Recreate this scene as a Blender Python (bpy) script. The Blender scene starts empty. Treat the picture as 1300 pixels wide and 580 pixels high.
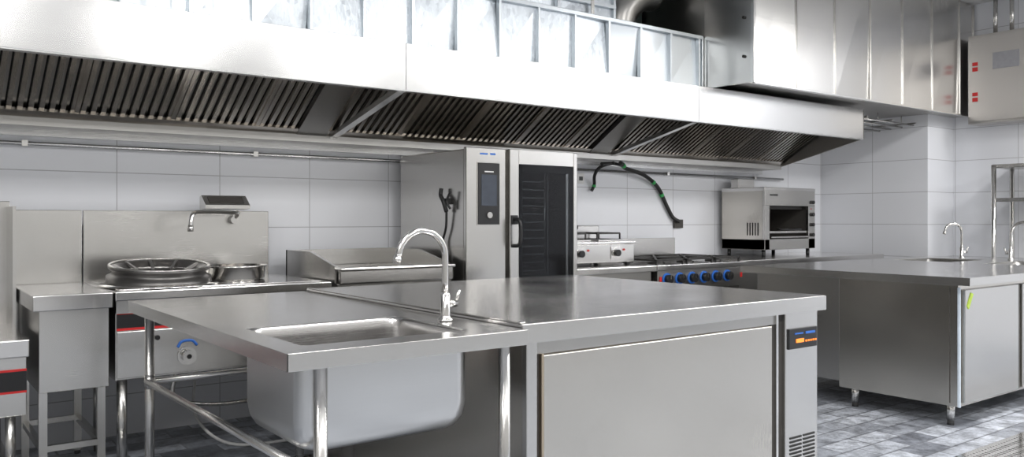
import bpy, bmesh, math, random
from mathutils import Vector, Matrix
random.seed(4)
S=0.923; ZF=0.13
def W(p): return Vector((p[0]*S,p[1]*S,(p[2]+ZF)*S))
FL=-ZF
sc=bpy.context.scene
# ---------------------------------------------------------------- materials
def mat_base(name):
    m=bpy.data.materials.new(name); m.use_nodes=True
    nt=m.node_tree; b=nt.nodes['Principled BSDF']; return m,nt,b
def pos(nt,scale=(1,1,1),off=(0,0,0)):
    g=nt.nodes.new('ShaderNodeNewGeometry'); mp=nt.nodes.new('ShaderNodeMapping')
    mp.inputs['Location'].default_value=off
    mp.inputs['Scale'].default_value=[s/S for s in scale]
    nt.links.new(g.outputs['Position'],mp.inputs['Vector']); return mp.outputs['Vector']
def ramp(nt,fac,stops):
    r=nt.nodes.new('ShaderNodeValToRGB'); e=r.color_ramp.elements
    while len(e)<len(stops): e.new(0.5)
    for i,(p,c) in enumerate(stops):
        e[i].position=p; e[i].color=(c[0],c[1],c[2],1) if hasattr(c,'__len__') else (c,c,c,1)
    nt.links.new(fac,r.inputs['Fac']); return r.outputs['Color']
def steel(name,col=(.63,.62,.60),rough=.25,brush=(2,2,150),bump=.002,smudge=.05,metal=1.0,var=.018):
    m,nt,b=mat_base(name)
    n=nt.nodes.new('ShaderNodeTexNoise'); n.inputs['Scale'].default_value=4; n.inputs['Detail'].default_value=5
    nt.links.new(pos(nt,brush),n.inputs['Vector'])
    n2=nt.nodes.new('ShaderNodeTexNoise'); n2.inputs['Scale'].default_value=2.0; n2.inputs['Detail'].default_value=2
    nt.links.new(pos(nt),n2.inputs['Vector'])
    mx=nt.nodes.new('ShaderNodeMix'); mx.data_type='FLOAT'; mx.inputs[0].default_value=.6
    nt.links.new(n.outputs['Fac'],mx.inputs[2]); nt.links.new(n2.outputs['Fac'],mx.inputs[3])
    mr=nt.nodes.new('ShaderNodeMapRange'); mr.inputs[1].default_value=.3; mr.inputs[2].default_value=.7
    mr.inputs[3].default_value=rough-smudge*.6; mr.inputs[4].default_value=rough+smudge*.6
    nt.links.new(mx.outputs[0],mr.inputs[0]); nt.links.new(mr.outputs[0],b.inputs['Roughness'])
    c=ramp(nt,mx.outputs[0],[(.3,[v*(1-var) for v in col]),(.7,[min(1,v*(1+var)) for v in col])])
    nt.links.new(c,b.inputs['Base Color'])
    b.inputs['Metallic'].default_value=metal
    if bump>0:
        bp=nt.nodes.new('ShaderNodeBump'); bp.inputs['Strength'].default_value=bump; bp.inputs['Distance'].default_value=.01
        nt.links.new(n.outputs['Fac'],bp.inputs['Height']); nt.links.new(bp.outputs[0],b.inputs['Normal'])
    return m
def plain(name,col,rough=.5,metal=0,emis=0,noise=.06):
    m,nt,b=mat_base(name)
    n=nt.nodes.new('ShaderNodeTexNoise'); n.inputs['Scale'].default_value=25
    nt.links.new(pos(nt),n.inputs['Vector'])
    c=ramp(nt,n.outputs['Fac'],[(.3,[v*(1-noise) for v in col]),(.7,[min(1,v*(1+noise)) for v in col])])
    nt.links.new(c,b.inputs['Base Color'])
    b.inputs['Roughness'].default_value=rough; b.inputs['Metallic'].default_value=metal
    if emis:
        b.inputs['Emission Color'].default_value=(*col,1); b.inputs['Emission Strength'].default_value=emis
    return m
ST=steel('brushed_steel')
STX=steel('brushed_steel_vertical',brush=(150,150,2))
STT=steel('steel_worktop',col=(.74,.73,.72),rough=.21,brush=(2,90,2),bump=.002,smudge=.09)
STH=steel('steel_hood',col=(.63,.63,.625),rough=.23,brush=(2,2,150))
STD=steel('steel_dull',col=(.48,.47,.45),rough=.30)
STP=steel('polished_steel',col=(.70,.69,.67),rough=.16,smudge=.04,bump=0)
STF=steel('filter_steel',col=(.64,.60,.55),rough=.22)
STW=steel('steel_body_warm',col=(.60,.575,.53),rough=.24,brush=(150,150,2),smudge=.07)
BLK=plain('black_plastic',(.012,.012,.013),.35)
IRON=plain('cast_iron',(.07,.068,.066),.42,.75)
DARK=plain('dark_void',(.02,.02,.02),.7)
RED=plain('red_paint',(.55,.02,.02),.4)
BLUE=plain('blue_paint',(.03,.15,.55),.4)
GRN=plain('green_tape',(.05,.45,.12),.5)
LIME=plain('lime_sticker',(.55,.75,.08),.5)
WHT=plain('white_plastic',(.75,.75,.74),.4)
ORG=plain('orange_led',(1,.25,.03),.4,emis=.9)
FILM=plain('protective_film',(.62,.70,.78),.25)
RUB=plain('rubber_foot',(.05,.05,.05),.8)
HOSE=plain('rubber_hose',(.01,.01,.01),.4)
PANELG=steel('grey_cabinet_steel',col=(.58,.56,.54),rough=.40,bump=0)
GASKET=plain('gasket_dark',(.06,.055,.05),.6)
def galv():
    m,nt,b=mat_base('galvanised_sheet')
    v=nt.nodes.new('ShaderNodeTexVoronoi'); v.inputs['Scale'].default_value=42
    nt.links.new(pos(nt,(1,1,.7)),v.inputs['Vector'])
    n=nt.nodes.new('ShaderNodeTexNoise'); n.inputs['Scale'].default_value=14; n.inputs['Detail'].default_value=6
    nt.links.new(pos(nt,(1,1,.35)),n.inputs['Vector'])
    mx=nt.nodes.new('ShaderNodeMix'); mx.data_type='RGBA'; mx.blend_type='MIX'; mx.inputs[0].default_value=.45
    nt.links.new(v.outputs['Color'],mx.inputs[6]); nt.links.new(n.outputs['Fac'],mx.inputs[7])
    c=ramp(nt,mx.outputs[2],[(.25,(.52,.56,.60)),(.75,(.76,.81,.85))])
    nt.links.new(c,b.inputs['Base Color']); b.inputs['Metallic'].default_value=.85
    r=ramp(nt,mx.outputs[2],[(.2,.27),(.8,.44)]); nt.links.new(r,b.inputs['Roughness'])
    bp=nt.nodes.new('ShaderNodeBump'); bp.inputs['Strength'].default_value=.22; bp.inputs['Distance'].default_value=.02
    nt.links.new(n.outputs['Fac'],bp.inputs['Height']); nt.links.new(bp.outputs[0],b.inputs['Normal'])
    return m
GAL=galv()
GAL2=steel('galvanised_smooth',col=(.62,.66,.69),rough=.30,brush=(20,20,1),bump=.01,metal=.9)
def tile(name,axis,w,h,offu,offv):
    m,nt,b=mat_base(name)
    p=pos(nt); sx=nt.nodes.new('ShaderNodeSeparateXYZ'); nt.links.new(p,sx.inputs[0])
    def add(o,val):
        a=nt.nodes.new('ShaderNodeMath'); a.operation='ADD'; a.inputs[1].default_value=val
        nt.links.new(o,a.inputs[0]); return a.outputs[0]
    cb=nt.nodes.new('ShaderNodeCombineXYZ')
    nt.links.new(add(sx.outputs[axis],offu),cb.inputs[0]); nt.links.new(add(sx.outputs[2],offv),cb.inputs[1])
    br=nt.nodes.new('ShaderNodeTexBrick'); br.offset=0; br.squash=1
    br.inputs['Scale'].default_value=1; br.inputs['Brick Width'].default_value=w; br.inputs['Row Height'].default_value=h
    br.inputs['Mortar Size'].default_value=.003; br.inputs['Mortar Smooth'].default_value=.3; br.inputs['Bias'].default_value=0
    br.inputs['Color1'].default_value=(.79,.805,.845,1); br.inputs['Color2'].default_value=(.82,.835,.87,1)
    br.inputs['Mortar'].default_value=(.44,.44,.46,1)
    nt.links.new(cb.outputs[0],br.inputs['Vector']); nt.links.new(br.outputs['Color'],b.inputs['Base Color'])
    b.inputs['Roughness'].default_value=.16
    n=nt.nodes.new('ShaderNodeTexNoise'); n.inputs['Scale'].default_value=3; nt.links.new(p,n.inputs['Vector'])
    mm=nt.nodes.new('ShaderNodeMath'); mm.operation='MULTIPLY_ADD'; mm.inputs[1].default_value=-1.0
    nt.links.new(br.outputs['Fac'],mm.inputs[0]); nt.links.new(n.outputs['Fac'],mm.inputs[2])
    bp=nt.nodes.new('ShaderNodeBump'); bp.inputs['Strength'].default_value=.12; bp.inputs['Distance'].default_value=.004
    nt.links.new(mm.outputs[0],bp.inputs['Height']); nt.links.new(bp.outputs[0],b.inputs['Normal'])
    return m
zoff=-(1.10+ZF)+33*.33
TB=tile('wall_tile_back',0,.605,.33,-1.095+60.5,zoff)
TR=tile('wall_tile_side',1,.605,.33,-5.35+60.5,zoff)
def floormat():
    m,nt,b=mat_base('floor_stone_tile')
    p=pos(nt)
    br=nt.nodes.new('ShaderNodeTexBrick'); br.offset=.5
    br.inputs['Scale'].default_value=1; br.inputs['Brick Width'].default_value=.30; br.inputs['Row Height'].default_value=.15
    br.inputs['Mortar Size'].default_value=.007; br.inputs['Mortar Smooth'].default_value=.3
    br.inputs['Color1'].default_value=(.19,.205,.235,1); br.inputs['Color2'].default_value=(.50,.53,.58,1)
    br.inputs['Mortar'].default_value=(.17,.18,.20,1)
    nt.links.new(p,br.inputs['Vector'])
    n=nt.nodes.new('ShaderNodeTexNoise'); n.inputs['Scale'].default_value=9; n.inputs['Detail'].default_value=8; n.inputs['Roughness'].default_value=.75
    nt.links.new(p,n.inputs['Vector'])
    c=ramp(nt,n.outputs['Fac'],[(.38,.45),(.60,1.5)])
    mx=nt.nodes.new('ShaderNodeMix'); mx.data_type='RGBA'; mx.blend_type='MULTIPLY'; mx.inputs[0].default_value=.85
    nt.links.new(br.outputs['Color'],mx.inputs[6]); nt.links.new(c,mx.inputs[7])
    nt.links.new(mx.outputs[2],b.inputs['Base Color'])
    b.inputs['Roughness'].default_value=.35
    bp=nt.nodes.new('ShaderNodeBump'); bp.inputs['Strength'].default_value=.4; bp.inputs['Distance'].default_value=.01
    nt.links.new(n.outputs['Fac'],bp.inputs['Height']); nt.links.new(bp.outputs[0],b.inputs['Normal'])
    return m
FLM=floormat()
CEIL=plain('ceiling_paint',(.60,.60,.60),.8)
FRONTW=plain('painted_wall',(.43,.425,.41),.7)
def glassmat():
    m,nt,b=mat_base('oven_glass')
    b.inputs['Base Color'].default_value=(.01,.01,.012,1)
    n=nt.nodes.new('ShaderNodeTexNoise'); n.inputs['Scale'].default_value=2; nt.links.new(pos(nt),n.inputs['Vector'])
    r=ramp(nt,n.outputs['Fac'],[(.3,.05),(.7,.09)]); nt.links.new(r,b.inputs['Roughness'])
    t=nt.nodes.new('ShaderNodeBsdfTransparent'); t.inputs[0].default_value=(.75,.78,.8,1)
    ms=nt.nodes.new('ShaderNodeMixShader'); ms.inputs[0].default_value=.42
    o=nt.nodes['Material Output']
    nt.links.new(t.outputs[0],ms.inputs[1]); nt.links.new(b.outputs[0],ms.inputs[2]); nt.links.new(ms.outputs[0],o.inputs[0])
    return m
GLS=glassmat()
# ---------------------------------------------------------------- mesh builder
class Part:
    def __init__(s,name,mat): s.name=name; s.mat=mat; s.bm=bmesh.new()
    def hexa(s,v,bev=0):
        bm=s.bm; vs=[bm.verts.new(p) for p in v]
        fs=[bm.faces.new([vs[i] for i in f]) for f in ((0,3,2,1),(4,5,6,7),(0,1,5,4),(1,2,6,5),(2,3,7,6),(3,0,4,7))]
        if bev:
            es=list({e for f in fs for e in f.edges})
            bmesh.ops.bevel(bm,geom=es,offset=bev,segments=2,affect='EDGES',profile=.5)
        return s
    def box(s,x0,x1,y0,y1,z0,z1,bev=0):
        return s.hexa([(x0,y0,z0),(x1,y0,z0),(x1,y1,z0),(x0,y1,z0),(x0,y0,z1),(x1,y0,z1),(x1,y1,z1),(x0,y1,z1)],bev)
    def prismX(s,x0,x1,poly):
        bm=s.bm; a=[bm.verts.new((x0,y,z)) for y,z in poly]; b=[bm.verts.new((x1,y,z)) for y,z in poly]
        n=len(poly); bm.faces.new(a); bm.faces.new(b[::-1])
        for i in range(n): bm.faces.new((a[i],b[i],b[(i+1)%n],a[(i+1)%n]))
        return s
    def beam(s,p0,p1,w,h):
        p0=Vector(p0);p1=Vector(p1);t=(p1-p0).normalized()
        up=Vector((0,0,1)) if abs(t.z)<.95 else Vector((0,1,0))
        r=t.cross(up).normalized(); u=r.cross(t)
        v=[]
        for q in (p0,p1):
            for a,b in ((-1,-1),(1,-1),(1,1),(-1,1)): v.append(q+r*a*w/2+u*b*h/2)
        return s.hexa(v)
    def tube(s,pts,r,seg=14,cap=True):
        bm=s.bm; pts=[Vector(p) for p in pts]; n=len(pts)
        rr=r if hasattr(r,'__len__') else [r]*n
        T=[(pts[min(i+1,n-1)]-pts[max(i-1,0)]).normalized() for i in range(n)]
        a=Vector((0,0,1)) if abs(T[0].z)<.9 else Vector((1,0,0))
        N=T[0].cross(a).normalized(); rings=[]
        for i in range(n):
            N=(N-T[i]*N.dot(T[i])).normalized(); B=T[i].cross(N)
            rings.append([bm.verts.new(pts[i]+(N*math.cos(2*math.pi*k/seg)+B*math.sin(2*math.pi*k/seg))*rr[i]) for k in range(seg)])
        for i in range(n-1):
            for k in range(seg):
                f=bm.faces.new((rings[i][k],rings[i][(k+1)%seg],rings[i+1][(k+1)%seg],rings[i+1][k])); f.smooth=True
        if cap: bm.faces.new(rings[0][::-1]); bm.faces.new(rings[-1])
        return s
    def cyl(s,p0,p1,r,seg=24): return s.tube([p0,p1],r,seg)
    def lathe(s,c,prof,seg=48):
        bm=s.bm; rings=[]
        for r,z in prof: rings.append([bm.verts.new((c[0]+r*math.cos(2*math.pi*k/seg),c[1]+r*math.sin(2*math.pi*k/seg),c[2]+z)) for k in range(seg)])
        for i in range(len(prof)-1):
            for k in range(seg):
                f=bm.faces.new((rings[i][k],rings[i][(k+1)%seg],rings[i+1][(k+1)%seg],rings[i+1][k])); f.smooth=True
        if prof[-1][0]>.001: bm.faces.new(rings[-1])
        return s
    def loft(s,loops,close=True):
        bm=s.bm; R=[[bm.verts.new(p) for p in l] for l in loops]; n=len(R[0])
        for i in range(len(R)-1):
            for k in range(n):
                f=bm.faces.new((R[i][k],R[i][(k+1)%n],R[i+1][(k+1)%n],R[i+1][k])); f.smooth=True
        if close: bm.faces.new(R[-1])
        return s
def rrect(x0,x1,y0,y1,r,z,n=6):
    o=[]
    for cx,cy,a0 in ((x1-r,y1-r,0),(x0+r,y1-r,90),(x0+r,y0+r,180),(x1-r,y0+r,270)):
        for i in range(n+1):
            a=math.radians(a0+90*i/n); o.append((cx+r*math.cos(a),cy+r*math.sin(a),z))
    return o
def smooth(pts,n=8):
    P=[Vector(p) for p in pts]; P=[P[0]*2-P[1]]+P+[P[-1]*2-P[-2]]; o=[]
    for i in range(1,len(P)-2):
        for k in range(n):
            t=k/n; a,b,c,d=P[i-1],P[i],P[i+1],P[i+2]
            o.append(.5*((2*b)+(c-a)*t+(2*a-5*b+4*c-d)*t*t+(3*b-a-3*c+d)*t**3))
    o.append(P[-2]); return o
class Obj:
    def __init__(s,name,single=False): s.name=name; s.parts={}; s.single=single; OBJS.append(s)
    def p(s,name,mat):
        if name not in s.parts: s.parts[name]=Part(name,mat)
        return s.parts[name]
    def build(s):
        for k_ in [k_ for k_,p in s.parts.items() if not p.bm.verts]: del s.parts[k_]
        allv=[W(v.co) for p in s.parts.values() for v in p.bm.verts]
        mn=[min(v[i] for v in allv) for i in range(3)]; mx=[max(v[i] for v in allv) for i in range(3)]
        c=Vector(((mn[0]+mx[0])/2,(mn[1]+mx[1])/2,mn[2]))
        if not s.single:
            e=bpy.data.objects.new(s.name,None); e.location=c; e.empty_display_size=.1; sc.collection.objects.link(e)
        for p in s.parts.values():
            for v in p.bm.verts: v.co=W(v.co)-c
            bmesh.ops.recalc_face_normals(p.bm,faces=p.bm.faces)
            me=bpy.data.meshes.new(p.name); p.bm.to_mesh(me); me.materials.append(p.mat)
            o=bpy.data.objects.new(s.name if s.single else p.name,me); sc.collection.objects.link(o)
            if s.single: o.location=c
            else: o.parent=e
OBJS=[]
def leg(o,x,y,z1,r=.019,mat=None,z0=FL):
    o.p('legs',mat or STP).cyl((x,y,z0+.03),(x,y,z1),r)
    o.p('feet',RUB).cyl((x,y,z0),(x,y,z0+.035),r*.85)
# ---------------------------------------------------------------- room
XR=8.91; XC=8.37; YB=5.35; XL=-3.2; YF=-3.0; ZC=3.35
def single(name,mat): 
    o=Obj(name,True); return o.p(name,mat)
single('floor',FLM).box(XL-.1,XR+.1,YF-.1,YB+.1,FL-.05,FL)
single('ceiling',CEIL).box(XL-.1,XR+.1,YF-.1,YB+.1,ZC,ZC+.05)
single('wall_back',TB).box(XL-.1,XR+.1,YB,YB+.1,FL,ZC)
single('wall_right',TR).box(XR,XR+.1,YF,YB,FL,ZC)
single('wall_left',FRONTW).box(XL-.1,XL,YF,YB,FL,ZC)
single('wall_front',FRONTW).box(XL-.1,XR+.1,YF-.1,YF,FL,ZC)
o=Obj('wall_column'); o.p('column_side',TR).box(XC,XC+.02,4.16,YB-.001,FL,ZC)
o.p('column_face',TB).box(XC+.001,XR-.001,4.16-.001,4.18,FL,ZC)
# ---------------------------------------------------------------- hood
h=Obj('exhaust_hood')
hx0,hx1=-2.7,7.26; zb,zt=1.90,2.17; Y0=4.2
mods=[-2.7,-.15,2.4,4.95,7.26]
for a,b in zip(mods[:-1],mods[1:]):
    h.p('front_lip',STH).box(a+.001,b-.001,Y0,Y0+.012,zb,zt,.002)
    h.p('lip_return',STH).box(a,b,Y0,Y0+.05,zb-.006,zb)
h.p('top_sheet',STD).box(hx0,hx1,Y0+.012,5.33,zt-.012,zt)
for x in (hx0,hx1-.012):
    h.p('end_panels',STD).prismX(x,x+.012,[(Y0,zt),(Y0,zb),(5.2,1.655),(5.33,1.655),(5.33,zt)])
h.p('rear_trough',STD).box(hx0+.01,hx1-.01,5.10,5.33,1.655,1.70,.004)
h.p('rear_trough',STD).box(hx0+.01,hx1-.01,5.085,5.10,1.655,1.73)
h.p('rear_strip',STH).box(hx0,hx1,5.322,5.345,1.62,1.655)
fa=Vector((0,4.42,2.11)); fb=Vector((0,5.09,1.71)); fd=(fb-fa).normalized(); fn=Vector((0,fd.z,-fd.y))
def slat(part,x0,x1,off0,off1,a=fa,b=fb):
    v=[]
    for off in (off0,off1):
        for (x,q) in ((x0,a),(x1,a),(x1,b),(x0,b)):
            p=Vector((x,q.y,q.z))+fn*off; v.append(p)
    part.hexa(v)
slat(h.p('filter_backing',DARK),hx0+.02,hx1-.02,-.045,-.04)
x=hx0+.03
divs=[(-.42,-.22),(2.10,2.30),(4.62,4.82)]
while x<hx1-.06:
    ind=False
    for a,b in divs:
        if x+.03>a and x<b: ind=True
    if ind: x+=.02; continue
    slat(h.p('filter_slats',STF),x,x+.024,-.012,.0)
    slat(h.p('filter_slats',STF),x,x+.004,-.03,-.012)
    slat(h.p('filter_slats_inner',STD),x+.028,x+.044,-.034,-.028)
    x+=.05
for i in range(20):
    xx=hx0+.03+i*.5
    if not any(xx+.03>a and xx<b for a,b in divs) and xx<hx1-.05: slat(h.p('filter_frames',STF),xx-.012,xx+.012,-.01,.008)
fm=fa.lerp(fb,.93); slat(h.p('filter_frames',STF),hx0+.02,hx1-.02,-.005,.012,fm,fb)
for a,b in divs: slat(h.p('divider_plates',STD),a,b,-.02,.015)
for xb in (-.15,2.38,4.93): h.p('braces',STH).beam((xb,Y0+.03,1.905),(xb-.03,5.15,1.685),.05,.03)
o=Obj('gas_pipe'); o.p('pipe',STH).tube([(-2.7,5.31,1.575),(7.6,5.31,1.575)],.012)
for i in range(8): o.p('clips',ST).box(-2+i*1.3,-1.97+i*1.3,5.296,5.345,1.56,1.592)
# ---------------------------------------------------------------- ducts
d=Obj('galvanised_duct')
x=-2.7;i=0
while x<5.25:
    w=.33; x2=min(x+w,5.26)
    mt=('panel_spangle',GAL) if (x<4.1) else ('panel_plain',GAL2)
    tw=.018*math.sin(i*2.3); y_=4.455; 
    d.p(*mt).hexa([(x+.001,y_+tw,2.176),(x2-.001,y_-tw,2.176),(x2-.001,5.30,2.176),(x+.001,5.30,2.176),(x+.001,y_-tw*.4,2.62),(x2-.001,y_+tw*.8,2.62),(x2-.001,5.30,2.62),(x+.001,5.30,2.62)])
    d.p('seams',GAL2).box(x2-.012,x2+.010,4.422,4.46,2.18,2.62,.003)
    x=x2;i+=1
d.p('flange',GAL2).box(-2.7,5.26,4.42,4.47,2.60,2.63,.003)
u=Obj('supply_duct')
x=-2.7;i=0
while x<4.4:
    x2=min(x+.6,4.46); tw=.018*math.sin(i*1.7+.5)
    u.p('panels',GAL).hexa([(x+.001,4.63+tw,2.64),(x2-.001,4.63-tw,2.64),(x2-.001,5.25,2.64),(x+.001,5.25,2.64),(x+.001,4.63-tw*.5,3.1),(x2-.001,4.63+tw,3.1),(x2-.001,5.25,3.1),(x+.001,5.25,3.1)])
    u.p('seams',GAL2).box(x2-.02,x2+.004,4.60,4.64,2.64,3.1,.003); x=x2; i+=1
u.p('rib',GAL2).box(-2.7,4.46,4.595,4.63,2.76,2.785)
for xx in (0,2.2,4.2): u.p('hangers',ST).box(xx,xx+.03,4.59,4.60,2.64,ZC)
f=Obj('exhaust_fan_duct')
f.p('elbow',STD).tube(smooth([(4.75,4.9,2.66),(4.78,4.88,2.85),(4.93,4.85,3.0),(5.1,4.85,3.04)],6),.15,24)
f.p('bands',ST).lathe((4.75,4.9,2.64),[(.165,0),(.165,.03),(.15,.03)])
f.p('housing',plain('green_grey_gap',(.045,.065,.06),.6)).box(4.50,5.26,5.10,5.33,2.64,ZC-.01)  # dark block standing in for the dark wall and ceiling in this gap
b=Obj('plenum_duct')
bx0,bx1,by0,by1,bz0,bz1=5.28,8.88,3.95,4.42,2.205,3.34
b.p('core',STD).box(bx0+.01,8.36,by0+.012,5.3,bz0+.005,bz1)
b.p('core',STD).box(8.36,bx1,by0+.012,4.15,bz0+.005,bz1)
x=bx0;i=0
while x<bx1-.01:
    x2=min(x+.55,bx1); tw=.008*math.sin(i*1.9+1)
    b.p('front_panels',STX).hexa([(x+.002,by0+tw,bz0),(x2-.002,by0-tw,bz0),(x2-.002,by0+.014,bz0),(x+.002,by0+.014,bz0),(x+.002,by0-tw,bz1),(x2-.002,by0+tw*.5,bz1),(x2-.002,by0+.014,bz1),(x+.002,by0+.014,bz1)])
    b.p('folded_seams',STP).box(x2-.006,x2+.002,by0-.014,by0,bz0,bz1)
    x=x2;i+=1
b.p('side_panel',STX).box(bx0-.006,bx0+.01,by0,by1,bz0-.004,bz1,.002)
b.p('corner_trim',STP).box(bx0-.012,bx0+.016,by0-.012,by0+.016,bz0-.01,bz1,.002)
b.p('bottom_trim',STP).box(bx0,bx1,by0-.015,by0+.02,bz0-.015,bz0,.002)
for i in range(3): b.p('screws',IRON).cyl((bx0-.02,by0+.08,bz0+.2+i*.3),(bx0-.004,by0+.08,bz0+.2+i*.3),.012,10)
r=Obj('conduit_rack')
for k in range(4): r.p('pipes',ST).tube([(7.3,4.3+k*.12,2.11-.01*k),(8.36,4.3+k*.12,2.11-.01*k)],.009,8)
for xx in (7.4,7.85,8.3):
    r.p('rails',ST).box(xx,xx+.02,4.25,4.72,2.118,2.13); r.p('rods',ST).cyl((xx+.01,4.4,2.12),(xx+.01,4.4,2.21),.004,8)
e=Obj('electrical_cabinet')
e.p('body',PANELG).box(8.66,8.905,3.0,3.90,2.10,2.98,.006)
e.p('door',PANELG).box(8.645,8.66,3.02,3.88,2.12,2.96,.004)
e.p('label',plain('label_silver',(.30,.30,.32),.4)).box(8.640,8.646,3.42,3.66,2.62,2.78)
for z in (2.32,2.62): 
    e.p('warning_stickers',RED).box(8.639,8.646,3.80,3.85,z,z+.04); e.p('warning_stickers',RED).box(8.639,8.646,3.80,3.85,z+.055,z+.09)
e.p('top_conduits',ST).cyl((8.8,3.7,2.98),(8.8,3.7,ZC),.02)
e.p('top_conduits',ST).cyl((8.8,3.55,2.98),(8.8,3.55,ZC),.02)
# ---------------------------------------------------------------- sink table
s=Obj('sink_table')
sx0,sx1,sy0,sy1,zt_=.845,1.645,2.10,3.89,.80
bx=(.93,1.495,2.21,2.68)
T=s.p('worktop',STT)
T.box(sx0,bx[0],sy0,sy1,.755,.80); T.box(bx[1],sx1,sy0,sy1,.755,.80)
T.box(bx[0],bx[1],sy0,bx[2],.755,.80); T.box(bx[0],bx[1],bx[3],sy1,.755,.80)
s.p('front_lip',ST).box(sx0-.004,sx1,sy0-.004,sy0,.752,.8005,.001)
s.p('side_lip',ST).box(sx0-.004,sx0,sy0-.004,sy1,.752,.8005,.001)
L=[rrect(*bx,.002,.7995),rrect(bx[0]+.004,bx[1]-.004,bx[2]+.004,bx[3]-.004,.05,.798)]
for z,ins in ((.79,.008),(.76,.010),(.58,.014),(.54,.018),(.515,.03),(.50,.05),(.495,.075)): L.append(rrect(bx[0]+ins,bx[1]-ins,bx[2]+ins,bx[3]-ins,.05,z))
s.p('basin_inside',steel('basin_inner',col=(.56,.55,.54),rough=.27)).loft(L)
L=[]
for z,ins in ((.755,-.006),(.57,-.006),(.53,.0),(.50,.016),(.487,.036),(.48,.07)): L.append(rrect(bx[0]+ins,bx[1]-ins,bx[2]+ins,bx[3]-ins,.06,z))
s.p('basin_outside',steel('basin_satin',col=(.62,.62,.615),rough=.30,brush=(2,2,80),bump=.002)).loft(L)
s.p('drain',STP).lathe((1.19,2.46,.4955),[(.05,0),(.045,.003),(.02,.001)])
s.p('drain_pipe',GASKET).tube(smooth([(1.19,2.46,.48),(1.19,2.46,.30),(1.25,2.6,.22),(1.4,2.9,.0),(1.42,3.0,-.12)]),.022)
for x,y in ((.965,2.165),(1.60,2.165),(.915,3.83),(1.60,3.83)): leg(s,x,y,.757,.0195,ST)
s.p('leg_sleeves',ST).cyl((.915,3.83,.42),(.915,3.83,.48),.022)
s.p('rails',ST).tube([(.94,2.165,.45),(.905,3.83,.45)],.014)
s.p('rails',ST).tube([(.915,3.83,.45),(1.60,3.83,.45)],.014)
def faucet(name,x,y,z,dirv,lever=True,hgt=.225,R=.092):
    o=Obj(name); dv=Vector(dirv).normalized()
    o.p('base',STP).lathe((x,y,z),[(.028,.002),(.028,.008),(.02,.014),(.018,.02),(.018,.095),(.0125,.10)],32)
    pts=[Vector((x,y,z+.09)),Vector((x,y,z+hgt*.6)),Vector((x,y,z+hgt))]
    for i in range(1,17):
        a=math.pi*i/16*.94
        pts.append(Vector((x,y,z+hgt))+dv*(R-R*math.cos(a))+Vector((0,0,R*math.sin(a)*.98)))
    tl=(pts[-1]-pts[-2]).normalized()
    pts.append(pts[-1]+tl*.015)
    o.p('gooseneck',STP).tube(pts,.0115,18)
    o.p('aerator',STP).cyl(pts[-1]-tl*.004,pts[-1]+tl*.022,.0145,20)
    o.p('lever',STP).cyl((x,y,z+.06),(x-dv.x*.045,y-dv.y*.045,z+.06),.013,16)
    o.p('lever',STP).tube([(x-dv.x*.04,y-dv.y*.04,z+.06),(x-dv.x*.05,y-dv.y*.05,z+.085),(x-dv.x*.058,y-dv.y*.058,z+.105)],[.006,.006,.008],12)
    return o
faucet('sink_faucet',1.555,2.45,.80,(-1,0,0))
# ---------------------------------------------------------------- refrigerated bench
c=Obj('refrigerated_workbench')
cx0,cx1,cy0,cy1=1.655,3.38,2.14,3.88
c.p('worktop',STT).box(cx0,cx1,cy0,cy1,.748,.812,.004)
c.p('front_lip',ST).box(cx0,cx1+.003,cy0-.003,cy0,.747,.8105,.001)
c.p('worktop_edge',STP).box(cx0,cx0+.02,cy0+.01,cy1-.01,.812,.817,.001)
c.p('carcass',STW).box(cx0+.05,cx1-.03,cy0+.06,cy1-.06,.0,.75)
c.p('front_frame',STX).box(1.70,1.745,cy0+.035,cy0+.062,.0,.748,.003)
c.p('frame_gasket',GASKET).box(1.745,1.765,cy0+.05,cy0+.062,.0,.72)
c.p('top_rail',STD).box(1.745,3.07,cy0+.045,cy0+.062,.70,.748)
c.p('door_panel',STW).box(1.775,3.045,cy0+.04,cy0+.06,.02,.695,.004)
c.p('door_edge',steel('warm_edge',col=(.50,.42,.32),rough=.35)).box(1.765,1.775,cy0+.036,cy0+.058,.02,.70)
c.p('handle_recess',GASKET).box(3.05,3.125,cy0+.05,cy0+.061,.0,.748)
c.p('handle_strip',STP).box(3.07,3.085,cy0+.038,cy0+.05,.02,.74)
c.p('compressor_column',STX).box(3.125,3.365,cy0+.03,cy0+.10,.0,.748,.004)
c.p('control_panel',BLK).box(3.14,3.35,cy0+.022,cy0+.032,.585,.675,.003)
c.p('control_display',ORG).box(3.19,3.245,cy0+.019,cy0+.0225,.612,.628)
for i in range(5): c.p('control_keys',ORG).box(3.26+i*.018,3.268+i*.018,cy0+.019,cy0+.0225,.612,.620)
c.p('control_badge',BLUE).box(3.18,3.24,cy0+.019,cy0+.0225,.649,.655); c.p('control_badge',BLUE).box(3.26,3.33,cy0+.019,cy0+.0225,.647,.657)
for j in range(9):
    for i in range(2): c.p('vents',DARK).box(3.155+i*.10,3.24+i*.10,cy0+.027,cy0+.031,.055+j*.017,.063+j*.017)
for x in (1.78,3.31):
    for y in (cy0+.12,cy1-.12): leg(c,x,y,.01,.022)
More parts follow.
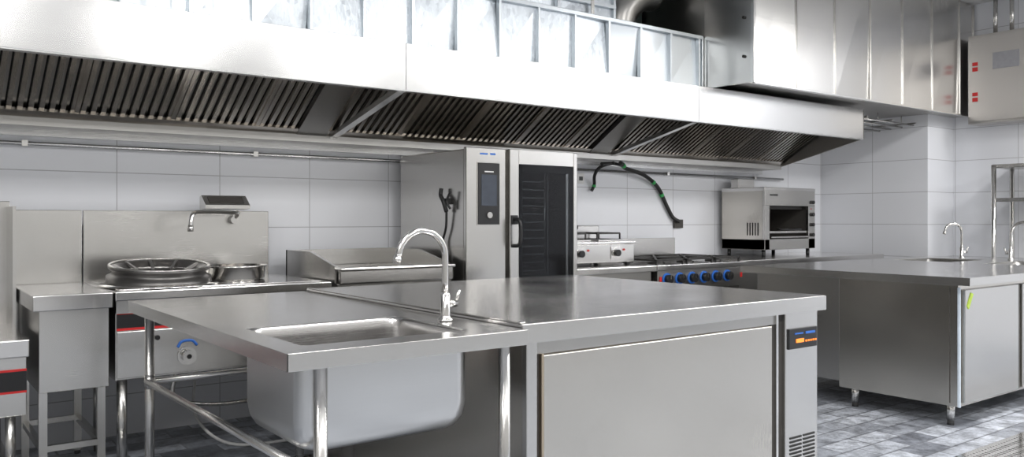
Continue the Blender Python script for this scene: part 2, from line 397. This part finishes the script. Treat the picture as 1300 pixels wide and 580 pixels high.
# ---------------------------------------------------------------- right island
g=Obj('island_worktable')
gx0,gx1,gy0,gy1=5.19,8.10,2.33,4.0
sk=[(7.0,7.62,3.30,3.78),(7.0,7.62,2.56,3.04)]
T=g.p('worktop',STT)
T.box(gx0,7.0,gy0,gy1,.755,.80); T.box(7.62,gx1,gy0,gy1,.755,.80)
T.box(7.0,7.62,gy0,2.56,.755,.80); T.box(7.0,7.62,3.04,3.30,.755,.80); T.box(7.0,7.62,3.78,gy1,.755,.80)
g.p('lip',ST).box(gx0-.004,gx1,gy0-.004,gy0,.752,.801,.001); g.p('lip',ST).box(gx0-.004,gx0,gy0-.004,gy1,.752,.801,.001)
for q in sk:
    L=[rrect(*q,.002,.7995)]
    for z,ins in ((.79,.008),(.58,.014),(.53,.03),(.52,.06)): L.append(rrect(q[0]+ins,q[1]-ins,q[2]+ins,q[3]-ins,.05,z))
    g.p('basins',STD).loft(L)
g.p('near_cabinet',STW).box(5.25,6.95,2.42,3.22,.0,.755,.004)
g.p('far_cabinet',STD).box(5.30,6.95,3.225,3.93,.03,.755,.004)
g.p('end_cabinet',STD).box(7.68,8.05,2.45,3.93,.0,.755,.004)
g.p('film_strip',FILM).box(5.247,5.262,2.412,2.425,.0,.735)
g.p('side_seam',GASKET).box(5.247,5.251,2.47,2.475,.02,.73)
for (a,b_) in ((5.29,6.05),(6.11,6.90)):
    g.p('doors',ST).box(a,b_,2.398,2.42,.02,.72,.004); g.p('door_pulls',GASKET).box(b_-.005,b_+.03,2.405,2.42,.02,.72)
g.p('sticker',LIME).hexa([(5.31,2.394,.62),(5.33,2.394,.60),(5.33,2.398,.60),(5.31,2.398,.62),(5.36,2.394,.70),(5.39,2.394,.69),(5.39,2.398,.69),(5.36,2.398,.70)])
for x in (5.32,6.85,7.95):
    for y in (2.50,3.14,3.86): leg(g,x,y,.02,.024)
faucet('sink_faucet',7.74,3.54,.80,(-.8,.6,0),R=.075,hgt=.24)
faucet('sink_faucet',7.76,3.14,.80,(-.2,-1,0),R=.11,hgt=.22)
# ---------------------------------------------------------------- left: stock stove
def splash(o,x0,x1,y,z0,z1,name='backsplash',mat=None): o.p(name,mat or ST).box(x0,x1,y,y+.03,z0,z1,.003)
k=Obj('stock_pot_stove')
k.p('body',ST).box(-.75,.52,4.42,5.15,.25,.52,.003)
k.p('top_rim',STT).box(-.76,.53,4.40,5.15,.52,.60,.005)
splash(k,-.76,.53,5.16,.25,1.25)
k.p('side_splash',ST).box(.515,.53,4.9,5.16,.58,1.22)
k.p('red_strip',RED).box(-.75,.52,4.414,4.421,.455,.465); k.p('red_strip',RED).box(-.75,.52,4.414,4.421,.355,.365)
k.p('black_band',BLK).box(-.75,.52,4.415,4.421,.365,.455)
for x in (-.45,.2): k.p('burner_ring',IRON).lathe((x,4.75,.60),[(.24,0),(.24,.03),(.18,.04),(.16,.0),(.08,-.03)])
for x in (-.70,.46):
    for y in (4.47,5.1): leg(k,x,y,.26,.022,ST)
k.p('lower_rail',ST).beam((-.70,4.47,.0),(.46,4.47,.0),.03,.03); k.p('lower_rail',ST).beam((.46,4.47,.0),(.46,5.1,.0),.03,.03)
k=Obj('side_work_cabinet')
k.p('worktop',STT).box(.54,.880,4.38,5.14,.725,.80,.005)
k.p('body',ST).box(.57,.87,4.42,5.14,.34,.73,.003)
splash(k,.54,.878,5.17,.34,1.205)
for y in (4.46,5.08):
    for x in (.59,.84): k.p('legs',ST).box(x-.018,x+.018,y-.018,y+.018,FL+.02,.35); k.p('feet',RUB).cyl((x,y,FL),(x,y,FL+.02),.015)
for y in (4.46,5.08): k.p('rails',ST).beam((.59,y,.07),(.84,y,.07),.028,.028)
k.p('rails',ST).beam((.59,4.46,.07),(.59,5.08,.07),.028,.028); k.p('rails',ST).beam((.84,4.46,.07),(.84,5.08,.07),.028,.028)
# wok range
k=Obj('wok_range')
k.p('worktop',STT).box(.89,2.02,4.38,5.14,.755,.80,.005)
k.p('top_rail',ST).box(.90,2.01,4.41,5.1,.69,.755)
k.p('body',ST).box(.90,2.01,4.43,5.12,.36,.70,.003)
k.p('control_band',BLK).box(.905,1.30,4.42,4.431,.615,.685); k.p('red_strip',RED).box(.905,1.30,4.417,4.431,.605,.617)
k.p('red_strip',RED).box(.905,1.30,4.417,4.431,.685,.69)
k.p('front_panel',ST).box(.905,2.0,4.415,4.432,.37,.60,.003)
k.p('side_tray',STT).box(.92,1.98,4.44,5.10,.80,.806,.002)
splash(k,.885,1.95,5.17,.36,1.205)
k.p('ring_base_plate',STP).lathe((1.175,4.70,.806),[(.30,0),(.298,.008),(.20,.008)],64)
RG=[k.p('wok_ring',plain('seasoned_iron',(.16,.155,.15),.35,.85)),k.p('wok_ring_lip',steel('pale_iron_edge',col=(.50,.49,.47),rough=.25)),k.p('burner_grate',steel('grate_grey',col=(.42,.41,.40),rough=.35)),k.p('burner_well',DARK)]  # ring lip gets a lighter metal than the ring itself
RG[0].lathe((1.175,4.70,.812),[(.262,0),(.262,.018),(.240,.026),(.232,.045),(.252,.060),(.254,.068),(.246,.074),(.225,.066),(.195,.035),(.17,.0)],64)
RG[3].lathe((1.175,4.70,.808),[(.17,.005),(.10,.004),(.0005,.003)],48)
RG[1].tube([(1.175+.246*math.cos(a*math.pi/32),4.70+.246*math.sin(a*math.pi/32),.886) for a in range(65)],.007,8,False)
RG[1].tube([(1.175+.165*math.cos(a*math.pi/32),4.70+.165*math.sin(a*math.pi/32),.850) for a in range(65)],.006,8,False)
for i in range(10):
    a=i*math.pi/5+.3; RG[2].beam((1.175+.225*math.cos(a),4.70+.225*math.sin(a),.880),(1.175+.15*math.cos(a),4.70+.15*math.sin(a),.846),.016,.012)
tl_=math.tan(math.radians(5))
for q in RG:
    for v in q.bm.verts:
        if v.co.z>.815: v.co.z+=(v.co.y-4.44)*tl_
k.p('knob_plate',STP).cyl((1.235,4.415,.455),(1.235,4.405,.455),.047,32)
k.p('knob',STP).cyl((1.235,4.405,.455),(1.235,4.37,.455),.030,24); k.p('knob_cap',BLK).cyl((1.235,4.371,.455),(1.235,4.367,.455),.012)
k.p('blue_label',BLUE).tube(smooth([(1.19,4.412,.50),(1.21,4.412,.528),(1.26,4.412,.53),(1.285,4.412,.505)],5),.007,8)
k.p('ignition_knob',BLK).cyl((1.09,4.418,.56),(1.09,4.40,.56),.012)
for x in (.94,1.96):
    for y in (4.48,5.07): leg(k,x,y,.37,.024,ST)
k.p('gas_supply',ST).tube(smooth([(1.235,4.6,.36),(1.235,4.62,.2),(1.5,4.7,.12),(1.9,4.75,.12)]),.012)
k=Obj('soup_pot')
k.p('pot',STP).lathe((1.62,4.82,.807),[(.155,0),(.165,.01),(.168,.07),(.178,.075),(.178,.082),(.165,.082),(.16,.02),(.0005,.015)])
k=Obj('swing_tap')
k.p('spout',STP).tube(smooth([(1.72,5.145,1.15),(1.73,5.10,1.19),(1.69,5.05,1.195),(1.5,4.92,1.195),(1.40,4.85,1.19),(1.375,4.83,1.15),(1.37,4.825,1.09)],8),.0125,16)
k.p('mount',STP).cyl((1.72,5.168,1.15),(1.72,5.12,1.15),.025)
k.p('nozzle',STP).cyl((1.37,4.825,1.085),(1.37,4.825,1.12),.016)
k=Obj('control_box')
k.p('case',ST).prismX(1.53,1.80,[(5.20,1.212),(5.20,1.29),(5.165,1.30),(5.08,1.24),(5.08,1.218)]); k.p('face',GASKET).prismX(1.56,1.77,[(5.10,1.2545),(5.097,1.2575),(5.150,1.295),(5.153,1.291)])
# ---------------------------------------------------------------- griddle
k=Obj('griddle')
k.p('body',ST).box(2.08,2.85,4.42,5.18,.18,.78,.004)
k.p('front_panel',ST).box(2.08,2.85,4.39,4.43,.775,.865,.012)
k.p('front_gutter',STP).box(2.07,2.855,4.37,4.45,.855,.875,.008)
k.p('plate',steel('griddle_plate',col=(.50,.49,.48),rough=.22)).box(2.10,2.83,4.46,5.12,.80,.85)
for x in (2.07,2.835): k.p('side_guards',ST).prismX(x,x+.02,[(4.45,.78),(4.45,.88),(4.80,.955),(5.18,.955),(5.18,.78)])
k.p('rear_guard',ST).box(2.07,2.855,5.16,5.18,.78,.955)
k.p('drip_tray',GASKET).box(2.2,2.75,4.415,4.421,.70,.75)
for i in range(3): k.p('knobs',BLK).cyl((2.3+i*.2,4.42,.62),(2.3+i*.2,4.39,.62),.025)
for x in (2.12,2.81):
    for y in (4.47,5.12): leg(k,x,y,.19,.022)
# ---------------------------------------------------------------- combi oven
k=Obj('combi_oven')
ox0,ox1,oy0,oy1,oz0,oz1=2.925,3.83,4.36,5.2,.60,1.60
k.p('shell',STX).box(ox0,3.25,oy0+.03,oy1,oz0,oz1,.006)
k.p('shell',STX).box(3.25,ox1,oy1-.05,oy1,oz0,oz1,.004)
k.p('shell',STX).box(3.25,ox1,oy0+.06,oy1,oz1-.05,oz1,.004)
k.p('shell',STX).box(3.25,ox1,oy0+.06,oy1,oz0,oz0+.07,.004)
k.p('shell',STX).box(ox1-.03,ox1,oy0+.06,oy1,oz0,oz1,.004)
k.p('control_column',STX).box(ox0,3.235,oy0,oy0+.035,oz0,oz1+.012,.006)
k.p('badge',BLUE).box(3.03,3.09,oy0-.002,oy0+.001,1.568,1.578); k.p('badge',BLUE).box(3.11,3.15,oy0-.002,oy0+.001,1.568,1.580)
k.p('control_panel',BLK).box(3.01,3.18,oy0-.008,oy0+.002,1.12,1.515,.004)
k.p('panel_frame',STP).box(3.005,3.185,oy0-.004,oy0+.001,1.115,1.52,.002)
k.p('screen',plain('screen_grey',(.05,.06,.08),.25)).box(3.035,3.155,oy0-.010,oy0-.007,1.24,1.44)
k.p('screen_bar',WHT).box(3.06,3.13,oy0-.010,oy0-.0075,1.455,1.463)
k.p('dial',STP).cyl((3.095,oy0-.008,1.18),(3.095,oy0-.02,1.18),.02); 
dx0,dx1,dy=3.25,3.835,oy0-.025
gx=(3.325,3.80,.72,1.515)
D=k.p('door_frame',STX)
D.box(dx0,gx[0],dy,dy+.05,oz0+.02,oz1+.012,.005); D.box(gx[1],dx1,dy,dy+.05,oz0+.02,oz1+.012,.005)
D.box(gx[0],gx[1],dy+.001,dy+.05,gx[3],oz1+.012,.003); D.box(gx[0],gx[1],dy+.001,dy+.05,oz0+.02,gx[2],.003)
k.p('glass',GLS).box(gx[0]-.005,gx[1]+.005,dy+.004,dy+.010,gx[2]-.005,gx[3]+.005)
F=k.p('glass_border',BLK)
F.box(gx[0],gx[0]+.035,dy+.012,dy+.018,gx[2],gx[3]); F.box(gx[1]-.035,gx[1],dy+.012,dy+.018,gx[2],gx[3]); F.box(gx[0],gx[1],dy+.012,dy+.018,gx[3]-.05,gx[3]); F.box(gx[0],gx[1],dy+.012,dy+.018,gx[2],gx[2]+.04)
for i in range(12):
    z=.80+i*.055
    for x in (3.36,3.62): k.p('tray_rails',STP).box(x,x+.012,4.44,5.05,z,z+.010)
    k.p('tray_rails',STP).box(3.36,3.63,4.44,4.452,z,z+.008)
for x in (3.365,3.63): k.p('rack_posts',STP).cyl((x,4.445,.68),(x,4.445,1.48),.007,8)
k.p('fan_baffle',ST).box(3.66,3.67,4.45,5.1,.68,1.5)
k.p('handle',BLK).tube(smooth([(3.275,dy,1.155),(3.29,dy-.04,1.15),(3.295,dy-.055,1.11),(3.295,dy-.055,1.02),(3.29,dy-.04,.985),(3.275,dy,.98)],5),.013,12)
k.p('handle_boss',BLK).box(3.258,3.31,dy-.012,dy+.002,1.12,1.18,.004)
k.p('spray_hook',BLK).box(ox0-.03,ox0,4.53,4.58,1.25,1.29,.004)
k.p('spray_handle',BLK).tube(smooth([(ox0-.035,4.60,1.355),(ox0-.04,4.60,1.31),(ox0-.045,4.56,1.27),(ox0-.03,4.545,1.20)],5),.014,10)
k.p('spray_handle',BLK).tube(smooth([(ox0-.035,4.49,1.33),(ox0-.045,4.52,1.27),(ox0-.03,4.50,1.22)],5),.008,10)
k.p('spray_hose',HOSE).tube(smooth([(ox0-.03,4.545,1.20),(ox0-.025,4.56,1.10),(ox0-.025,4.60,1.0),(ox0-.03,4.58,.9),(ox0-.02,4.55,.75)]),.008,10)
k.p('stand',ST).box(ox0+.03,ox1-.03,oy0+.06,oy1-.04,.05,.12,.003)
for x in (ox0+.06,ox1-.06):
    for y in (oy0+.1,oy1-.08): leg(k,x,y,.61,.024)
for i in range(4): k.p('stand_rails',ST).beam((ox0+.06,oy0+.1,.2+i*.1),(ox0+.06,oy1-.08,.2+i*.1),.02,.01); k.p('stand_rails',ST).beam((ox1-.06,oy0+.1,.2+i*.1),(ox1-.06,oy1-.08,.2+i*.1),.02,.01)
# ---------------------------------------------------------------- counter + fryer
k=Obj('counter_cabinet')
k.p('worktop',STT).box(3.86,4.70,4.40,5.18,.755,.80,.004); k.p('body',STD).box(3.88,4.69,4.45,5.15,.0,.755,.003)
k.p('door_seam',GASKET).box(4.28,4.285,4.446,4.451,.02,.72)
for x in (3.93,4.64):
    for y in (4.5,5.1): leg(k,x,y,.01,.022)
k=Obj('deep_fryer')
k.p('body',ST).box(3.90,4.66,4.60,5.05,.825,.965,.006)
k.p('top_deck',STT).box(3.895,4.665,4.59,5.06,.965,.985,.005)
k.p('rear_riser',ST).box(3.90,4.66,5.0,5.10,.985,1.10,.006)
for x in (3.98,4.34):
    k.p('tank_rims',STP).box(x,x+.28,4.66,4.98,.985,.998,.003); k.p('oil_tanks',DARK).box(x+.015,x+.265,4.675,4.965,.998,1.0)
    for i in range(7): k.p('baskets',IRON).beam((x+.03+i*.035,4.70,1.04),(x+.03+i*.035,4.94,1.04),.004,.004)
    for i in range(6): k.p('baskets',IRON).beam((x+.02,4.70+i*.045,1.04),(x+.25,4.70+i*.045,1.04),.004,.004)
    k.p('basket_rims',IRON).beam((x+.02,4.70,1.045),(x+.26,4.70,1.045),.01,.012); k.p('basket_rims',IRON).beam((x+.02,4.94,1.045),(x+.26,4.94,1.045),.01,.012)
    k.p('basket_rims',IRON).beam((x+.02,4.70,1.045),(x+.02,4.94,1.045),.01,.012); k.p('basket_rims',IRON).beam((x+.26,4.70,1.045),(x+.26,4.94,1.045),.01,.012)
    for q in (.02,.26): k.p('basket_hangers',IRON).beam((x+q,4.94,.99),(x+q,4.94,1.045),.01,.01); k.p('basket_hangers',IRON).beam((x+q,4.70,.99),(x+q,4.70,1.045),.01,.01)
k.p('basket_handle',BLK).tube(smooth([(4.05,4.94,1.05),(4.05,5.0,1.13),(4.10,4.95,1.16),(4.16,4.85,1.11),(4.2,4.75,1.09)]),.018,10)
for x in (4.09,4.46):
    k.p('knob_plates',STP).box(x-.055,x+.055,4.594,4.60,.85,.945,.003)
    k.p('knobs',BLK).cyl((x,4.594,.897),(x,4.565,.897),.026,24); k.p('knob_rings',STP).cyl((x,4.596,.897),(x,4.588,.897),.036,24)
    k.p('pilot_lights',RED).cyl((x+.085,4.60,.92),(x+.085,4.592,.92),.008,12)
for x in (3.94,4.62):
    for y in (4.64,5.0): k.p('feet',BLK).cyl((x,y,.80),(x,y,.827),.018,14)
k=Obj('gas_range')
k.p('worktop',STT).box(4.71,5.79,4.40,5.18,.765,.80,.004)
k.p('body',ST).box(4.73,5.77,4.46,5.15,.0,.765,.003)
k.p('knob_panel',STD).box(4.73,5.77,4.42,4.465,.60,.755,.003)
for i in range(6):
    x=4.83+i*.145
    k.p('knob_rings',BLUE).cyl((x,4.42,.69),(x,4.412,.69),.048,24)
    k.p('knobs',BLK).cyl((x,4.412,.69),(x,4.375,.69),.034,20)
    k.p('knob_marks',STP).box(x-.006,x+.006,4.371,4.376,.69,.722)
for x in (4.76,5.74): k.p('red_marks',RED).box(x-.01,x+.01,4.414,4.42,.67,.71)
for i in range(3):
    for j in range(2):
        x=4.90+i*.35; y=4.60+j*.35
        k.p('burners',IRON).lathe((x,y,.80),[(.07,0),(.07,.012),(.045,.02),(.0005,.024)],24)
        for q in range(4):
            a=q*math.pi/2+math.pi/4; k.p('grates',IRON).beam((x+.04*math.cos(a),y+.04*math.sin(a),.835),(x+.19*math.cos(a),y+.19*math.sin(a),.835),.014,.014)
        for (x1,y1,x2,y2) in ((-1,-1,1,-1),(1,-1,1,1),(1,1,-1,1),(-1,1,-1,-1)):
            k.p('grates',IRON).beam((x+x1*.15,y+y1*.15,.835),(x+x2*.15,y+y2*.15,.835),.014,.014)
        for a_ in (-.15,.15):
            for b_ in (-.15,.15): k.p('grates',IRON).beam((x+a_,y+b_,.80),(x+a_,y+b_,.84),.014,.014)
splash(k,4.73,5.75,5.16,.78,.985)
for x in (4.78,5.72):
    for y in (4.5,5.1): leg(k,x,y,.01,.022)
k=Obj('back_counter')
k.p('worktop',STT).box(5.80,8.12,4.48,5.30,.755,.80,.004)
k.p('body',STD).box(5.83,8.08,4.54,5.27,.02,.755,.003)
for i in range(4): k.p('door_seams',GASKET).box(5.85+.55*i,5.856+.55*i,4.535,4.541,.03,.73)
for x in (5.88,6.95,8.02):
    for y in (4.6,5.2): leg(k,x,y,.03,.022)
# salamander
k=Obj('salamander_grill')
ax0,ax1,ay0,ay1,az0,az1=6.56,7.37,4.78,5.28,.865,1.45
k.p('side_walls',STW).box(ax0,ax0+.03,ay0+.02,ay1,az0,az1,.004); k.p('side_walls',STW).box(ax1-.09,ax1,ay0+.02,ay1,az0,az1,.004)
k.p('top',STT).box(ax0-.005,ax1+.005,ay0+.0,ay1,az1-.03,az1+.005,.005)
k.p('fascia',ST).box(ax0,ax1,ay0,ay0+.03,az1-.17,az1-.02,.004)
k.p('left_stile',ST).box(ax0,ax0+.075,ay0,ay0+.03,az0,az1-.16,.003); k.p('right_stile',ST).box(ax1-.11,ax1,ay0,ay0+.03,az0,az1-.16,.003)
k.p('bottom',ST).box(ax0,ax1,ay0,ay1,az0,az0+.10,.004)
k.p('rear',DARK).box(ax0+.03,ax1-.09,ay1-.02,ay1,az0,az1-.03)
k.p('liner',GASKET).box(ax0+.03,ax0+.035,ay0+.03,ay1-.02,az0+.1,az1-.03); k.p('liner',GASKET).box(ax1-.095,ax1-.09,ay0+.03,ay1-.02,az0+.1,az1-.03); k.p('liner',GASKET).box(ax0+.03,ax1-.09,ay0+.04,ay1-.02,az0+.1,az0+.105)
k.p('heater',IRON).box(ax0+.05,ax1-.12,ay0+.06,ay1-.03,az1-.20,az1-.16)
for i in range(9): k.p('grill_rack',STP).beam((ax0+.1+i*.06,ay0+.03,1.03),(ax0+.1+i*.06,ay1-.05,1.03),.006,.006)
k.p('grill_rack',STP).beam((ax0+.08,ay0+.02,1.03),(ax1-.12,ay0+.02,1.03),.012,.02); k.p('grill_rack',STP).beam((ax0+.08,ay1-.06,1.03),(ax1-.12,ay1-.06,1.03),.01,.01)
k.p('drip_tray',STP).box(ax0+.09,ax1-.13,ay0-.012,ay1-.1,.975,.99,.003)
k.p('handle',BLK).tube([(ax0+.2,ay0+.01,1.06),(ax0+.2,ay0-.05,1.055),(ax0+.5,ay0-.05,1.055),(ax0+.5,ay0+.01,1.06)],.009,10)
for z in (1.0,1.1,1.2,1.32): k.p('knobs',BLK).cyl((ax1-.05,ay0,z),(ax1-.05,ay0-.022,z),.018,16)
k.p('dial_marks',RED).box(ax1-.07,ax1-.06,ay0-.003,ay0,1.25,1.26)
k.p('name_plate',BLK).box(ax0+.08,ax0+.2,ay0-.002,ay0+.001,1.375,1.39)
for i in range(5): k.p('side_vents',DARK).box(ax0-.002,ax0+.001,4.85+i*.03,4.862+i*.03,1.0,1.12)
k.p('flue',ST).box(ax0+.1,ax0+.35,ay1-.12,ay1-.03,az1,az1+.10,.004)
for x in (ax0+.05,ax1-.05):
    for y in (ay0+.05,ay1-.05): k.p('feet',BLK).cyl((x,y,.80),(x,y,az0),.018,14)
# cables
k=Obj('power_cable')
k.p('cable',HOSE).tube(smooth([(4.95,5.12,1.635),(4.88,5.22,1.60),(4.86,5.27,1.53),(4.90,5.32,1.45),(4.87,5.32,1.40)]),.014,10)
k.p('tape',GRN).tube([(4.90,5.32,1.45),(4.895,5.32,1.43)],.017,10)
k=Obj('power_cable')
k.p('cable',HOSE).tube(smooth([(5.02,5.12,1.635),(5.10,5.18,1.63),(5.20,5.24,1.60),(5.42,5.26,1.56),(5.60,5.30,1.50),(5.72,5.32,1.42),(5.82,5.32,1.27),(5.90,5.32,1.17),(5.97,5.30,1.13)]),.018,10)
k.p('cable',HOSE).tube(smooth([(4.80,5.12,1.62),(4.95,5.15,1.63),(5.10,5.18,1.62)]),.014,10)
for t in ((5.60,5.30,1.50,5.63,5.305,1.485),(5.12,5.19,1.625,5.15,5.21,1.615),(5.74,5.32,1.39,5.755,5.32,1.365)): k.p('tape',GRN).tube([t[:3],t[3:]],.021,10)
k=Obj('wall_socket'); k.p('plate',GASKET).box(5.93,6.05,5.325,5.349,1.07,1.15,.004)
k=Obj('wall_socket'); k.p('plate',WHT).box(4.72,4.80,5.335,5.349,1.46,1.55,.004); k.p('slots',BLK).box(4.74,4.78,5.332,5.336,1.485,1.52)
k=Obj('storage_rack')
for x in (8.45,8.85):
    for y in (2.3,3.57): leg(k,x,y,1.67,.022)
for z in (.15,.65,1.32,1.64):
    k.p('shelves',ST).box(8.44,8.86,2.29,3.58,z,z+.035,.004)
# drain & floor pipe
def drain(x0,x1,y0,y1):
    k=Obj('drain_grate')
    k.p('frame',STP).box(x0,x1,y0,y0+.03,FL,FL+.012); k.p('frame',STP).box(x0,x1,y1-.03,y1,FL,FL+.012); k.p('channel',DARK).box(x0,x1,y0+.03,y1-.03,FL,FL+.002)
    x=x0+.01
    while x<x1-.03: k.p('bars',STP).box(x,x+.022,y0+.03,y1-.03,FL+.002,FL+.011); x+=.034
    y=y0+.07
    while y<y1-.05: k.p('cross_bars',STP).box(x0,x1,y,y+.022,FL+.002,FL+.0112); y+=.05
drain(3.7,8.8,1.80,2.13); drain(-2.5,3.5,4.02,4.26)
k=Obj('water_hose'); k.p('hose',WHT).tube(smooth([(1.5,5.22,.35),(1.5,5.19,.2),(1.45,5.0,.0),(1.55,4.7,-.11),(1.9,4.6,-.118),(2.4,4.62,-.118)]),.009,10)
k.p('valve',STP).cyl((1.5,5.30,.35),(1.5,5.22,.35),.02)
# ---------------------------------------------------------------- lights
def lamp(x,y,sx,sy,pw,z=ZC-.06):
    l=bpy.data.lights.new('led','AREA'); l.shape='RECTANGLE'; l.size=sx; l.size_y=sy; l.energy=pw; l.color=(1,.985,.97)
    ob=bpy.data.objects.new('led_light',l); ob.location=W((x,y,z)); sc.collection.objects.link(ob)
    k=Obj('ceiling_light'); k.p('housing',WHT).box(x-sx/2-.03,x+sx/2+.03,y-sy/2-.03,y+sy/2+.03,z+.01,ZC,.004)
for x in (-1.8,.3,2.4,4.5,6.6,8.2):
    lamp(x,1.3,.9,.6,40); lamp(x,-1.3,.9,.6,44)
w=bpy.data.worlds.new('world'); sc.world=w; w.use_nodes=True
w.node_tree.nodes['Background'].inputs[0].default_value=(.9,.95,1,1); w.node_tree.nodes['Background'].inputs[1].default_value=.3
for o_ in OBJS: o_.build()
# ---------------------------------------------------------------- camera
cam=bpy.data.cameras.new('cam'); co=bpy.data.objects.new('camera',cam); sc.collection.objects.link(co)
co.location=W((0,0,1.155)); co.rotation_euler=(math.radians(90),0,math.radians(-37))
cam.sensor_fit='HORIZONTAL'; cam.sensor_width=36; cam.lens=36*1055/1300; cam.shift_y=-12/1300; cam.clip_start=.02
sc.camera=co
sc.view_settings.view_transform='Standard'
